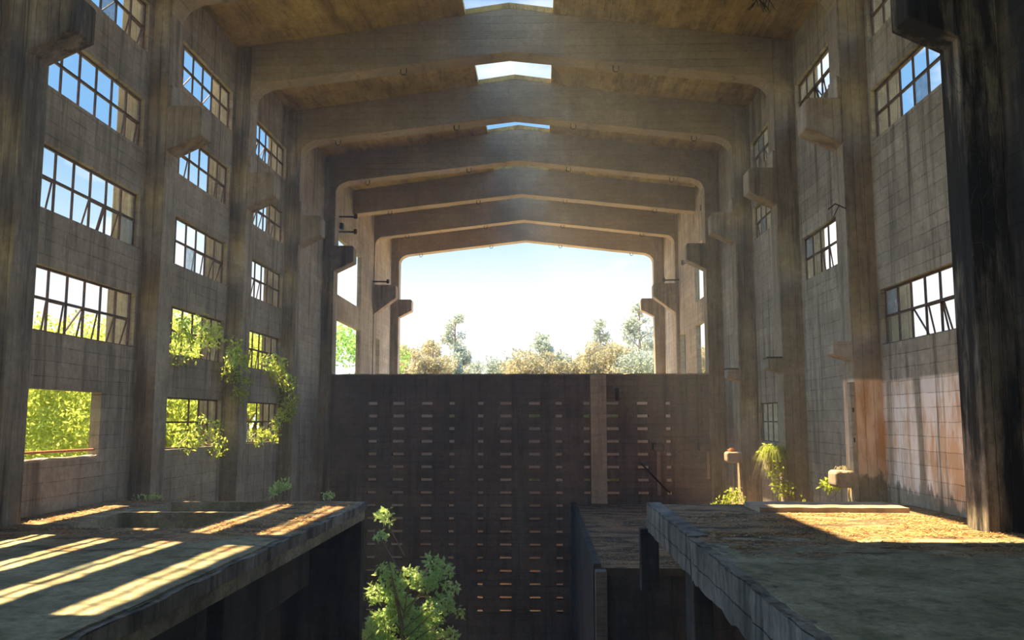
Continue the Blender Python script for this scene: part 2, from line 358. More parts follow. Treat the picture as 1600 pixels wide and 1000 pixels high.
def strip(x0, x1, z0, z1, mat, label, d=0.05):
    o = MB().box(x0, x1, 33.13 - d, 33.14, z0, z1).build('pilaster_strip', mat, bevel=0.01); return tag(o, label, 'pilaster')
M['pale'] = concrete('pale_pilaster_concrete', (0.66, 0.56, 0.43), (0.46, 0.38, 0.29), 'h', 0.26, 0.4, 0.35, blot=0.2)
strip(2.72, 3.32, -1.53, 3.31, M['pale'], 'broad pale pilaster strip standing out on the slotted back wall')
strip(-0.26, 0.40, PIT, -1.02, M['strip'], 'dull grey pilaster strip low on the centre of the slotted back wall')
o = MB().box(3.66, 3.80, 33.115, 33.14, 2.33, 2.80).build('slit_shade', M['iron']); tag(o, 'dark sheet standing for the shaded slit in the back wall right of the pale pilaster', 'slit')  # dark sheet stands for the shade inside a narrow slit
strip(0.02, 0.09, -1.0, 2.15, M['strip'], 'very thin grey strip above the low grey pilaster on the back wall', 0.03)

# ------------------------------------------------------------------ ceiling with its skylights
def roof_z(x): return RIDGE - (RIDGE - EAVE) * min(1.0, abs(x) / 7.5)
def ceiling():
    bm = bmesh.new(); xs = [-7.95, -4.5, -1.22, 0, 1.22, 4.5, 8.07]
    ys = sorted([FY[k] for k in FY] + [FY[k] + TH for k in FY if k < 6] + [49.05]); ys = [y for y in ys if y >= -2.5]
    sky = [(FY[k] + TH, FY[k + 1]) for k in (-1, 0, 1, 2, 3, 4, 5)]  # openings past the back wall are unseen, added to light behind its slots
    c = {}
    def V(x, y, t):
        if (x, y, t) not in c: c[(x, y, t)] = bm.verts.new((x, y, roof_z(x) + t))
        return c[(x, y, t)]
    def solid(i, j):
        if not (0 <= i < len(xs)-1 and 0 <= j < len(ys)-1): return False
        x = (xs[i]+xs[i+1])/2; y = (ys[j]+ys[j+1])/2
        return not (abs(x) < 1.22 and any(a < y < b for a, b in sky))
    for i in range(len(xs)-1):
        for j in range(len(ys)-1):
            if not solid(i, j): continue
            a, b, p, q = xs[i], xs[i+1], ys[j], ys[j+1]
            for t in (0, .16): bm.faces.new((V(a,p,t), V(b,p,t), V(b,q,t), V(a,q,t)))
            for (ii, jj, e) in ((i-1,j,(a,p,a,q)), (i+1,j,(b,p,b,q)), (i,j-1,(a,p,b,p)), (i,j+1,(a,q,b,q))):
                if not solid(ii, jj): bm.faces.new((V(e[0],e[1],0), V(e[2],e[3],0), V(e[2],e[3],.16), V(e[0],e[1],.16)))
    bmesh.ops.recalc_face_normals(bm, faces=bm.faces)
    me = bpy.data.meshes.new('ceiling'); bm.to_mesh(me); bm.free()
    return tag(link('ceiling', me, M['roof']), 'shallow pitched concrete roof, coloured ochre for warm bounce light, with a row of open skylights', 'ceiling', kind='structure')
ceiling()

# ------------------------------------------------------------------ columns with crane corbels, roof beams with hooks
nth = {-4: 'behind the viewpoint, farthest back', -3: 'behind the viewpoint', -2: 'just out of view beside the viewpoint', -1: 'nearest in view', 0: 'second from the front', 1: 'third from the front', 2: 'fourth from the front',
       3: 'at the end of the slotted back wall', 5: 'standing beyond the back wall before the farthest portal', 6: 'of the farthest portal against the sky'}
def column(k, s):
    y = FY[k]; side = 'left' if s < 0 else 'right'
    xi = XI if k != 5 else 7.6; xo = 8.32 if s < 0 else 8.44
    r = empty('concrete_column', (s * 7.6, y + TH / 2, PIT if k > -1 else PIT))
    look = {-1: 'massive concrete column streaked black', 0: 'brown concrete column carrying a crane corbel', 1: 'weathered concrete column with a crane corbel', 2: 'slimmer-looking concrete column with a bevelled corbel',
            3: 'dark concrete column with a shadowed corbel', 5: 'bluish far concrete column with a deep corbel', 6: 'grey far concrete column with a stub corbel'}.get(k, 'concrete column')
    tag(r, '%s on the %s side, %s' % (look, side, nth[k]), 'column', None)
    mat = M['col']
    if k <= -1: mat = M['col_black'] if s > 0 else M['col_left_near']
    if k == 0 and s > 0: mat = M['col_plaster']
    a, b = sorted((s * xi, s * xo))
    MB().box(a, b, y, y + TH, PIT, EAVE + 0.05).build('shaft', mat, r, bevel=0.025)
    poly = [(xi + 0.1, 8.37), (6.52, 8.37), (6.46, 8.30), (6.46, 7.72), (xi, 7.36 if k != 5 else 6.95), (xi + 0.1, 7.36 if k != 5 else 6.95)]
    if k == 5: poly = [(7.7, 8.42), (6.56, 8.42), (6.5, 8.35), (6.5, 7.75), (7.6, 6.92), (7.7, 6.92)]
    MB().prism([(s * p, z) for p, z in poly], 'y', y + 0.012, y + TH - 0.012).build('corbel', mat, r, bevel=0.03)
    if k in (-1, 0, 1, 2):
        a, b = sorted((s * 7.14, s * 7.24))
        MB().box(a, b, y + 0.06, y + TH - 0.06, 8.36, 8.86).build('bearing_block', M['light'], r, bevel=0.02)
    return r
for k in FY:
    if k == 4: continue
    for s in (-1, 1): column(k, s)

def beam(k):
    y = FY[k]; e = 7.60 if k in (4, 5) else 7.2
    zk = 10.90; za = 11.72; R = 0.45
    def soff(x): return za - (za - zk) * abs(x) / 7.1
    pts = []
    if k == 4: pts = [(-7.66, soff(7.5) - .0), (0, za), (7.78, soff(7.5))]
    else:
        arc = [(e - R + R * math.sin(t), zk - R + R * math.cos(t)) for t in [i * math.pi / 2 / 6 for i in range(7)]]
        arc[0] = (e - R, soff(e - R))
        rt = arc + [(e, EAVE - 1.9 + .3), ]
        rt = arc + [(e + 0.02, zk - R - 0.25), (7.7, zk - R - 0.25)] if e < 7.5 else arc + [(7.68, zk - R - 0.1)]
        pts = [(-x, z) for x, z in reversed(rt)] + [(0, za)] + rt
    xe = pts[-1][0]
    top = [(xe, roof_z(xe) + 0.02), (0, RIDGE + 0.02), (-xe, roof_z(xe) + 0.02)]
    r = empty('roof_beam', (0, y + TH / 2, za))
    names = {-4: 'farthest behind the viewpoint', -3: 'behind the viewpoint', -2: 'above and behind the frame', -1: 'nearest, just above the top of the frame', 0: 'cut by the top edge of the view', 1: 'uppermost full beam, nearest in view',
             2: 'second full beam from the front', 3: 'above the slotted back wall', 4: 'plain ended, just behind the back wall beam', 5: 'bluish, before the last portal', 6: 'last, its underside edging the open sky'}
    tag(r, 'cranked concrete roof beam, ' + names[k], 'beam')
    MB().prism(pts + top, 'y', y + 0.008, y + TH - 0.008).build('beam_body', M['beam'], r, bevel=0.02)
    hx = (-2.97, 2.97) if k <= 1 else (-6.0, -1.97, 1.97, 6.0)
    for x in hx if k >= 0 else ():
        zc = soff(x) - 0.0; q = []
        for i in range(9):
            t = math.pi * i / 8; q.append((x + 0.085 * math.cos(t), y + 0.25, zc - 0.09 - 0.085 * math.sin(t)))
        MB().tube([(x + 0.075, y + 0.25, zc + 0.03)] + q + [(x - 0.075, y + 0.25, zc + 0.03)], 0.016, 6).build('hook', M['iron'], r)
    return r
for k in FY: beam(k)

# ------------------------------------------------------------------ steel windows
random.seed(11); wn = 0
rown = {1: 'top', 2: 'second', 3: 'third', 4: 'fourth', 5: 'lowest'}
bayn = {'near': 'nearest bay beside the viewpoint', 'a': 'first full bay in view', 'b': 'middle bay', 'c': 'farthest glazed bay', 'rear': 'bay behind the viewpoint'}
def window(side, b, r):
    global wn; wn += 1
    s = -1 if side == 'left' else 1
    x = (XL - 0.12) if s < 0 else (XR + 0.12); y0, y1 = bay_y(b); z0, z1 = ROWS[r]; zm = (z0 + z1) / 2 + 0.02
    root = empty('window_%d' % wn, (x, (y0 + y1) / 2, z0), kind='structure')
    tag(root, 'rusty steel grid window, %s row of the %s wall, %s' % (rown[r], side, bayn[b]), 'window')
    n = 7; st = (y1 - y0) / n; m = MB()
    for i in range(n + 1):
        yy = min(max(y0 + i * st, y0 + 0.02), y1 - 0.02)
        if r == 5 and i in (2, 3): continue
        m.box(x - 0.02, x + 0.02, yy - 0.014, yy + 0.014, z0, z1)
    for z, t in ((z0 + 0.018, .018), (zm, .022), (z1 - 0.018, .018)): m.box(x - 0.024, x + 0.024, y0, y1, z - t, z + t)
    if (b, r) in (('a', 1), ('a', 4), ('c', 1), ('b', 1)):
        for _ in range(2):
            i = random.randrange(1, n - 2); m.bar((x + s * 0.03, y0 + i * st, z0 + .03), (x + s * 0.03, y0 + (i + 1) * st, zm), 0.025)
    m.build('frame', M['steel'], root)
    for i in range(n):
        q = random.random()
        ya, yb = y0 + i * st + 0.03, y0 + (i + 1) * st - 0.03
        if q < 0.26:        # hopper sash hanging open
            a = math.radians(random.choice((7, 10, 14))); h = zm - z0 - 0.05; sgn = s
            def P(yy, t): return (x + sgn * math.sin(a) * t * h + s * 0.03, yy, zm - 0.02 - math.cos(a) * t * h)
            ms = MB()
            ms.bar(P(ya, 0), P(ya, 1), 0.025); ms.bar(P(yb, 0), P(yb, 1), 0.025); ms.bar(P(ya, 1), P(yb, 1), 0.025); ms.bar(P(ya, 0), P(yb, 0), 0.025)
            ms.build('sash', M['steel'], root)
        elif q < 0.32 or (s > 0 and q < 0.45):
            za, zb = random.choice(((z0 + .04, zm - .03), (zm + .03, z1 - .04)))
            MB().box(x - 0.003, x + 0.003, ya, yb, za, zb).build('pane', M['glass'], root)
for b, r in LEFT_WINS:
    if b != 'rear': window('left', b, r)
for b, r in RIGHT_WINS: window('right', b, r)
# rusty rail across the open low opening on the left
o = MB().tube([(XL - 0.1, 13.5, 1.05), (XL - 0.1, 16.6, 1.03)], 0.028, 8).build('handrail', M['rust']); tag(o, 'rusty pipe rail across the open unglazed opening in the left wall', 'rail')
o = MB().box(XL - 0.21, XL + 0.015, 13.5, 16.56, 0.88, 0.925).build('window_sill', M['block'], rough=0.02, cut=0.2); tag(o, 'broken pale sill of the open unglazed opening in the left wall', 'sill')

# ------------------------------------------------------------------ decks
def edge_jag(o, x, amp, side):
    """break the upper arris of a deck edge"""
    return o
def left_deck():
    r = empty('raised_deck', (-5.0, 7.0, PIT)); tag(r, 'left concrete deck with sun stripes and two sunken openings', 'deck')
    H = [(-6.4, -4.25, 12.95, 15.08), (-6.4, -4.25, 15.28, 17.05)] + [(-7.65, -7.19, FY[k] - .01, FY[k] + TH + .01) for k in (-3, -2, -1)]
    A = sorted({-7.65, -2.62} | {v for h in H for v in h[:2]}); B = sorted({-2.5, 17.25} | {v for h in H for v in h[2:]})
    grid_wall('z', -0.34, 0.0, A, B, lambda a, b: any(h[0] < a < h[1] and h[2] < b < h[3] for h in H), 'slab', M['deck'], r)
    MB().box(-2.66, -2.56, -2.5, 17.25, -0.155, 0.0).build('slab_edge', M['edge'], r, rough=0.022, cut=0.10)
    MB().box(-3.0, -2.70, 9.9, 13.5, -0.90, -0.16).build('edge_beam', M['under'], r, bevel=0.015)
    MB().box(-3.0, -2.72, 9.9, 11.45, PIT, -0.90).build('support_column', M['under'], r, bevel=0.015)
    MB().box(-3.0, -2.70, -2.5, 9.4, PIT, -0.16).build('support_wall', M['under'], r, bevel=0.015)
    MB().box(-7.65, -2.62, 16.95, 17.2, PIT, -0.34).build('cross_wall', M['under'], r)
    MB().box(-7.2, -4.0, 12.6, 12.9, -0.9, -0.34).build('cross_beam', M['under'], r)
    # worn topping of the near half, a few centimetres thick
    MB().box(-7.15, -2.64, -2.5, 12.0, -0.01, 0.018).build('topping', M['deck'], r, rough=0.012, cut=0.3)
    return r
left_deck()
def right_deck():
    r = empty('raised_deck', (5.3, 7.0, PIT)); tag(r, 'right concrete deck with a crumbling edge and a big sunlit patch', 'deck')
    H = [(7.19, 7.77, FY[k] - .01, FY[k] + TH + .01) for k in (-3, -2, -1)]
    grid_wall('z', -0.30, 0.0, [3.0, 7.19, 7.77], sorted({-1.8, 16.9} | {v for h in H for v in h[2:]}), lambda a, b: any(h[0] < a < h[1] and h[2] < b < h[3] for h in H), 'slab', M['deck'], r)
    MB().box(2.86, 3.10, -2.5, 12.1, -0.53, 0.012).build('edge_beam', M['edge'], r, rough=0.034, cut=0.085)
    MB().box(2.86, 3.12, 12.14, 16.95, -0.50, 0.03).build('edge_beam', M['edge'], r, rough=0.02, cut=0.12)
    MB().box(2.98, 7.15, -2.5, 12.05, -0.01, 0.016).build('topping', M['deck'], r, rough=0.014, cut=0.3)
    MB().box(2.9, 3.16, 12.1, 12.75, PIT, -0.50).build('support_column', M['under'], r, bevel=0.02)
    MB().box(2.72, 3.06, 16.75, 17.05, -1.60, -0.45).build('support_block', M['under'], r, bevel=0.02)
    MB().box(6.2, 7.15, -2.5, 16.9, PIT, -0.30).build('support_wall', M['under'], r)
    return r
right_deck()
o = MB().box(4.64, 7.2, 15.45, 16.6, -0.005, 0.085).build('kerb', M['block'], rough=0.012, cut=0.25); tag(o, 'low sunlit concrete kerb across the back of the right deck', 'kerb')
def lower_floor():
    r = empty('lower_platform', (4.8, 26, PIT)); tag(r, 'sunken littered concrete platform between the right deck and the back wall', 'platform')
    H = [(7.19, 7.77, FY[k] - .01, FY[k] + TH + .01) for k in (1, 2)]
    grid_wall('z', -1.70, -1.54, [2.10, 7.19, 7.77], sorted({19.0, 33.07} | {v for h in H for v in h[2:]}), lambda a, b: any(h[0] < a < h[1] and h[2] < b < h[3] for h in H), 'slab', M['litter_floor'], r)
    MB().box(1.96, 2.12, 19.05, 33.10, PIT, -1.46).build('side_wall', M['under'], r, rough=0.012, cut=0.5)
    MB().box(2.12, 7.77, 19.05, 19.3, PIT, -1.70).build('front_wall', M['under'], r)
    MB().box(1.98, 2.22, 18.72, 19.02, PIT, -1.56).build('corner_post', M['strip'], r, bevel=0.02)
    return r
lower_floor()
o = MB().box(-7.95, 8.07, -2.5, 33.12, PIT - 0.3, PIT).build('floor', M['ground']); tag(o, 'dark earth floor at the bottom of the pit between the decks', 'floor', kind='structure')

def walkway():
    r = empty('walkway', (0.1, 0, PIT)); tag(r, 'unseen concrete walkway bridging the two decks under the viewpoint, its wall added to block light', 'walkway')
    MB().box(-2.55, 2.85, -2.5, 3.0, -0.34, -0.02).build('slab', M['deck'], r)
    MB().box(-2.55, 2.85, -2.5, -2.2, PIT, -0.34).build('cross_wall', M['under'], r)  # unseen wall added to keep light from behind out of the pit
walkway()
# ------------------------------------------------------------------ small fittings
for (k, lab) in ((0, 'pale stub corbel on the second right column'), (1, 'dark-capped stub corbel on the third right column'), (2, 'small stub corbel on the fourth right column near the back wall')):
    y = FY[k]; r = empty('stub_corbel', (7.0, y, 2.8)); tag(r, lab + ', high above the deck', 'corbel')
    MB().prism([(7.22, 2.80), (6.90, 2.90), (6.82, 2.94), (6.82, 3.20), (7.22, 3.20)], 'y', y - 0.002, y + 0.42).build('block', M['light' if k != 1 else 'col'], r, bevel=0.015)
    if k: MB().box(6.80, 7.2, y, y + 0.42, 3.20, 3.25).build('cap_plate', M['iron'], r, bevel=0.01)
for (k, lab) in ((0, 'sunlit squarish concrete bracket box low on the second right column'), (1, 'concrete bracket box smothered in grass on the third right column'), (2, 'concrete bracket box with a rusty disc on top on the fourth right column')):
    y = FY[k]; r = empty('bracket_box', (6.95, y, 0.2)); tag(r, lab, 'bracket')
    MB().prism([(6.73, .30), (6.80, .24), (7.22, .24), (7.22, .58), (6.80, .58), (6.73, .55)], 'y', y - 0.06, y + 0.40).build('box', M['block'], r, bevel=0.04)
    if k == 2:
        MB().cyl(6.93, y + 0.15, 0.58, 0.66, 0.13).build('disc', M['rust'], r)
        MB().cyl(6.93, y + 0.15, 0.66, 0.70, 0.07).build('stud', M['rust'], r)
# pale pipe chases at the inner corners of right columns
for k, lab in ((0, 'whitish vertical conduit strip with bolt holes beside the peach column'), (1, 'pinkish vertical conduit strip beside the grassy bracket')):
    y = FY[k]; r = empty('conduit_strip', (7.15, y, 0)); tag(r, lab, 'conduit')
    zb, zt = (0.0, 2.36) if k == 0 else (-1.54, 0.4)
    MB().box(7.10, 7.20, y - 0.05, y + 0.10, zb, zt).build('strip', M['light'], r, bevel=0.01)
    if k == 0:
        for z in (1.75, 1.15): MB().box(7.135, 7.165, y - 0.056, y - 0.04, z, z + 0.09).build('hole', M['iron'], r)
for x, lab in ((5.25, 'small round-edged bracket on the slotted back wall above a thin pale strip'), (6.93, 'small bracket at the far right end of the slotted back wall')):
    r = empty('wall_bracket', (x, 33.1, 0.4)); tag(r, lab, 'bracket')
    MB().box(x - 0.19, x + 0.19, 32.85, 33.14, 0.42, 0.68).build('block', M['strip'], r, bevel=0.05)
    MB().box(x - 0.07 if x < 6 else x + .12, x + 0.07 if x < 6 else x + .22, 33.07, 33.14, -1.2 if x < 6 else -.6, 0.42).build('strip', M['light'], r, bevel=0.01)
    MB().box(x - 0.24, x - 0.10, 32.9, 33.13, 0.50, 0.74).build('stub', M['iron'], r, bevel=0.01)
o = MB().tube([(4.55, 32.95, 0.0), (5.5, 32.85, -1.0), (5.62, 32.8, -1.1)], 0.035, 6).build('slanting_tube', M['iron']); tag(o, 'dark slanting tube against the slotted back wall below the small bracket', 'pole')  # thin dark tube set slantwise in front of the wall
def bolts(x0, y, zs, s, lab):
    r = empty('steel_tie', (x0, y, zs[0])); tag(r, lab, 'steel tie')
    for z in zs:
        MB().tube([(x0, y, z), (x0 + s * 0.85, y, z - 0.02)], 0.04, 6).build('rod', M['iron'], r)
        MB().cyl(x0 + s * 0.78, y, z - 0.1, z + 0.1, 0.07, 8).build('nut', M['iron'], r)
bolts(-7.66, 35.3, (10.05, 9.40), 1, 'two dark steel rods sticking out of the wall above the left back column')
bolts(7.78, 37.2, (8.35,), -1, 'dark steel rod beside the far right openings')
bolts(7.78, 43.1, (8.55,), -1, 'dark steel rod lying over the deep far right corbel')
bolts(-7.66, 43.1, (8.55,), 1, 'dark steel rod lying over the deep far left corbel')
o = MB().box(-7.66, -7.5, 35.7, 36.0, 9.62, 9.88).build('junction_box', M['iron'], bevel=0.02); tag(o, 'small dark box between the two steel rods on the left wall', 'box')
o = MB().box(7.60, 7.78, 35.9, 36.2, 10.4, 10.62).build('junction_box', M['iron'], bevel=0.02); tag(o, 'small dark box on the wall above the far right opening', 'box')
# rebar twig on the second right column, hole in the roof with hanging rebar
o = MB().tube([(7.3, 17.95, 5.95), (6.9, 17.6, 6.0), (6.72, 17.5, 5.86)], 0.012, 5).tube([(7.0, 17.68, 5.98), (6.85, 17.6, 5.72)], 0.01, 5).build('bent_rebar', M['iron']); tag(o, 'bent rebar sticking out of the second right column below its corbel', 'rebar')
random.seed(5); m = MB()
for i in range(16):
    a = random.uniform(0, 6.28); x, y = 6.35 + 0.3 * math.cos(a) * random.random(), 20.9 + 0.35 * math.sin(a) * random.random()
    m.tube([(x, y, roof_z(x) + 0.02), (x + random.uniform(-.15, .15), y + random.uniform(-.15, .15), roof_z(x) - random.uniform(.1, .3))], 0.012, 4)
o = m.build('hanging_rebar', M['iron']); tag(o, 'tangle of rebar hanging from a broken patch of roof at upper right', 'rebar')

# ------------------------------------------------------------------ vegetation
def leaves(name, blobs, n, size, mat, parent=None, seed=0, droop=0.0, aspect=0.45):
    rnd = random.Random(seed); V = []; F = []
    tot = sum(b[3] * b[4] * b[5] for b in blobs) ** 1.0
    for b in blobs:
        k = max(3, int(n * (b[3] * b[4] * b[5]) / tot))
        for _ in range(k):
            while True:
                p = Vector((rnd.uniform(-1, 1), rnd.uniform(-1, 1), rnd.uniform(-1, 1)))
                if 0.05 < p.length <= 1: break
            p = p.normalized() * (p.length ** 0.5)
            c = Vector((b[0] + p.x * b[3], b[1] + p.y * b[4], b[2] + p.z * b[5]))
            c += noise.noise_vector(c * (1.0 / max(b[3], .2))) * b[3] * 0.35
            d = Vector((rnd.gauss(0, 1), rnd.gauss(0, 1), rnd.gauss(0, 1) - droop)).normalized()
            u = d.cross(Vector((rnd.gauss(0, 1), rnd.gauss(0, 1), rnd.gauss(0, 1)))).normalized(); w_ = d.cross(u)
            L_ = size * rnd.uniform(0.6, 1.3); W_ = L_ * aspect; i = len(V)
            V += [c, c + d * L_ * .5 + u * W_ * .5 + w_ * W_ * .15, c + d * L_, c + d * L_ * .5 - u * W_ * .5 + w_ * W_ * .15]
            F += [(i, i+1, i+2), (i, i+2, i+3)]
    me = bpy.data.meshes.new(name); me.from_pydata(V, [], F); me.update()
    o = link(name, me, mat)
    if parent: put(o, parent)
    return o
def gx(px, Y): return 0.863 + (px - 843) * Y / 1354.0
def tree(name, x, y, z0, h, w_, mat, label, cat, seed, n=1500, size=0.3, kind='round', group=None):
    rnd = random.Random(seed); r = empty(name, (x, y, z0)); tag(r, label, cat, group)
    blobs = []; m = MB()
    top = z0 + h; bend = rnd.uniform(-.04, .04) * h
    m.tube([(x, y, z0 - 0.2), (x + bend * .4, y, z0 + h * .45), (x + bend, y, z0 + h * .92)], [0.022 * h, 0.014 * h, 0.004 * h], 6)
    if kind == 'euc':
        for i in range(26):
            t = 0.34 + 0.64 * (i / 25); sp = w_ * (0.62 * (1.02 - t) ** 0.8 + .05); a = rnd.uniform(0, 6.28)
            rr = w_ * rnd.uniform(.08, .16) * (1.25 - .5 * t); bx, by, bz = x + bend * t + math.cos(a) * sp * .7, y + math.sin(a) * sp * .7, z0 + h * t
            blobs.append((bx, by, bz, rr, rr, rr * .75)); m.tube([(x + bend * t, y, bz - rr * 1.2), (bx, by, bz)], [0.006 * h, 0.002 * h], 4)
    elif kind == 'cone':
        for i in range(10):
            t = i / 9; rr = w_ * (0.42 * (1 - t) + 0.08); blobs.append((x + rnd.uniform(-.1, .1) * w_, y, z0 + h * (.35 + .6 * t), rr, rr, h * .08))
    else:
        for i in range(12):
            a = rnd.uniform(0, 6.28); q = rnd.uniform(0, .55) * w_; t = rnd.uniform(.35, .88); rr = w_ * rnd.uniform(.2, .34)
            blobs.append((x + math.cos(a) * q, y + math.sin(a) * q, z0 + h * t, rr, rr, rr * .8))
            m.tube([(x, y, z0 + h * t * .6), (blobs[-1][0], blobs[-1][1], blobs[-1][2])], [0.008 * h, 0.003 * h], 4)
    m.build('trunk', M['bark'], r)
    leaves('foliage', blobs, n, size, mat, r, seed)
    return r
# ground outside
o = MB().box(-200, -8.0, -60, 420, -1.6, -1.0).build('floor_outside', M['meadow']); o.name = 'floor'; tag(o, 'rough grass outside the left wall', 'ground', kind='structure')
o = MB().box(8.12, 200, -60, 420, -1.6, -1.0).build('floor', M['meadow']); tag(o, 'rough grass outside the right wall', 'ground', kind='structure')
o = MB().box(-7.6, 7.72, 37.0, 46.0, PIT, 2.40).box(-7.6, 7.72, 46.0, 72, -1.6, 0.9).box(-210, 210, 72, 430, -1.7, 0.9).box(-7.6, 7.7, 33.4, 37.0, PIT, PIT + .1).build('floor', M['ground']); tag(o, 'raised bare earth behind the slotted back wall', 'ground', kind='structure')

for i, (px, z) in enumerate(((705, 1.76), (835, 1.76), (920, 1.76), (962, 1.76), (705, -0.92), (835, -0.92), (921, -0.92), (957, -0.92))):
    lab = 'lime weed glimpsed through a %s slot of the back wall, %s' % (('second-row', 'seventh-row')[i // 4], ('well left of centre', 'beside the thin strip', 'left of pale pilaster', 'right of pale pilaster')[i % 4])
    r = empty('bank_weed', (gx(px, 36.8), 36.95, z)); tag(r, lab, 'plant')
    leaves('foliage', [(gx(px, 36.8), 36.8, z, .32, .15, .22)], 260, 0.10, M['leaf_sun'], r, 500 + i)
    MB().tube([(gx(px, 36.8), 37.02, z - .1), (gx(px, 36.8), 36.85, z)], .02, 5).build('stem', M['bark'], r)
# trees beyond the far opening: (px of the crown, distance, top z, width, kind, material, label)
far = [(708, 95, 13.3, 5.2, 'euc', 'leaf_euc', 'tall slender grey-green eucalyptus left of centre in the far opening'),
       (936, 92, 12.2, 4.4, 'euc', 'leaf_euc', 'slim tall eucalyptus right of centre, shorter than its neighbour'),
       (995, 88, 13.6, 6.2, 'euc', 'leaf_euc', 'broad-crowned tall eucalyptus against the sky beside the right far column'),
       (845, 95, 11.0, 6.4, 'euc', 'leaf_euc', 'mid-height bushy eucalyptus at the centre of the tree line'),
       (668, 95, 10.2, 3.6, 'euc', 'leaf_euc', 'small open-crowned tree left of the tall slender eucalyptus'),
       (906, 98, 9.8, 3.6, 'cone', 'leaf_euc', 'small pointed grey-green tree just right of the centre tree'),
       (873, 96, 9.4, 3.4, 'round', 'leaf_euc', 'low rounded grey-green tree touching the right of the centre tree'),
       (811, 94, 8.9, 3.0, 'cone', 'leaf_euc', 'small pointed tree just left of the centre tree'),
       (788, 96, 9.1, 2.6, 'cone', 'leaf_euc', 'narrow spire-like tree second left of the centre tree')]
for i, (px, Y, tz, w_, kd, mt, lab) in enumerate(far):
    tree('eucalyptus_tree', gx(px, Y), Y, 0.9, tz - 0.9, w_, M[mt], lab, 'tree', 40 + i, 3600 if tz > 10 else 2800, 0.34, kd)
rnd = random.Random(8)
for i in range(30):
    px = 600 + i * 18 + rnd.uniform(-5, 5); Y = rnd.uniform(76, 90)
    oc = rnd.random() < .75; cone = i % 3 == 0
    tree('scrub_tree', gx(px, Y), Y, 0.9, rnd.uniform(6.2, 8.6), rnd.uniform(2.6, 4.2), M['leaf_ochre' if oc else 'leaf_euc'],
         'low %s %s tree in the continuous tree line beyond the back wall' % ('ochre' if oc else 'grey-green', 'pointed' if cone else 'rounded'), 'tree', 80 + i, 3800, 0.30,
         'cone' if cone else 'round', 'low tree line beyond the back wall')
tree('deciduous_tree', -9.9, 57, -1.0, 9.6, 5.0, M['leaf_green'], 'bright green leafy tree showing beside the left far column', 'tree', 201, 5200, 0.30)
tree('bush', gx(851, 62), 62, 0.6, 4.3, 2.3, M['leaf_sun'], 'small lime-green bush peeping over the middle of the back wall', 'bush', 202, 1500, 0.22)
tree('deciduous_tree', -13.2, 47, -1.0, 8.6, 5.4, M['leaf_green'], 'green tree filling the far left openings between the columns', 'tree', 203, 4500, 0.30)
tree('deciduous_tree', -17.5, 58, -1.0, 9.5, 6.0, M['leaf_green'], 'taller green tree farther behind the far left openings', 'tree', 204, 3500, 0.34)
tree('deciduous_tree', 15.5, 64, -1.0, 7.6, 5.0, M['leaf_ochre'], 'ochre tree low in the far right opening', 'tree', 205, 2200, 0.3)
# thicket outside the left wall
th = [(-12.0, 18.5, 4.6, 4.4), (-13.0, 23.0, 5.0, 5.0), (-14.0, 28.0, 5.6, 5.0), (-12.5, 33.0, 6.4, 5.0), (-15.5, 36.5, 7.0, 6.0), (-17.5, 31.0, 4.9, 6.0), (-19.5, 43.0, 6.4, 6.5), (-11.6, 28.5, 4.6, 4.0), (-12.4, 39.0, 7.6, 5.2), (-16.5, 26.0, 4.5, 5.5), (-22, 36.0, 5.3, 7.0), (-21, 50.0, 7.6, 7.0)]
tl = ['yellow-green bush filling the open unglazed opening on the left', 'yellow-green bush behind the right half of the unglazed opening', 'lime tree behind the lowest middle-bay window on the left', 'lime tree behind the lower windows of the farthest glazed bay',
      'taller lime tree rising behind the fourth-row middle-bay window', 'lime tree deep behind the lowest middle-bay window', 'large lime tree far behind the left wall by the far glazed bay', 'small lime bush close outside the lowest middle-bay window',
      'lime tree outside the far left columns', 'lime tree behind the bush at the unglazed opening', 'wide hazy lime tree farthest outside the middle bay', 'tall lime tree farthest outside the left wall']
for i, (x, y, h, w_) in enumerate(th):
    tree('bush' if h < 5 else 'deciduous_tree', x, y, -1.0, h, w_, M['leaf_sun'], tl[i], 'bush' if h < 5 else 'tree', 300 + i, 15000 if i < 4 else 8000, 0.145 if i < 4 else 0.20)

# the tree growing up out of the pit
def pit_tree():
    r = empty('pit_tree', (-2.0, 20.0, PIT)); tag(r, 'leafy sunlit sapling growing out of the pit beside the left deck', 'tree')
    m = MB(); rnd = random.Random(21); blobs = []
    m.tube([(-2.0, 20.0, PIT - .05), (-2.1, 20.0, -5.5), (-2.3, 20.0, -3.0), (-2.6, 20.0, -1.6)], [.10, .07, .045, .02], 7)
    for (px, py, r_) in [(600,805,.20),(594,835,.16),(604,885,.22),(590,920,.25),(600,960,.30),(625,930,.32),(640,960,.34),(660,985,.36),(640,895,.24),(665,900,.28),(680,872,.20),(695,885,.20),(705,910,.18),(690,935,.26),(650,1010,.5),(610,1010,.5),(700,980,.2),(718,945,.13),(672,950,.32),(590,975,.3),(690,1020,.4),(618,905,.2)]:
        Y = 20.0 + rnd.uniform(-.6, .6); x = 0.863 + (px - 843) * Y / 1354; z = 1.6 - (py - 656) * Y / 1354
        blobs.append((x, Y, z, r_, r_, r_ * .8)); m.tube([(-2.25, 20.0, z - 0.9), (x, Y, z)], [.02, .008], 5)
    m.build('stem', M['bark'], r)
    leaves('foliage', blobs, 6500, 0.135, M['leaf_pit'], r, 22, 0.3, 0.5)
pit_tree()
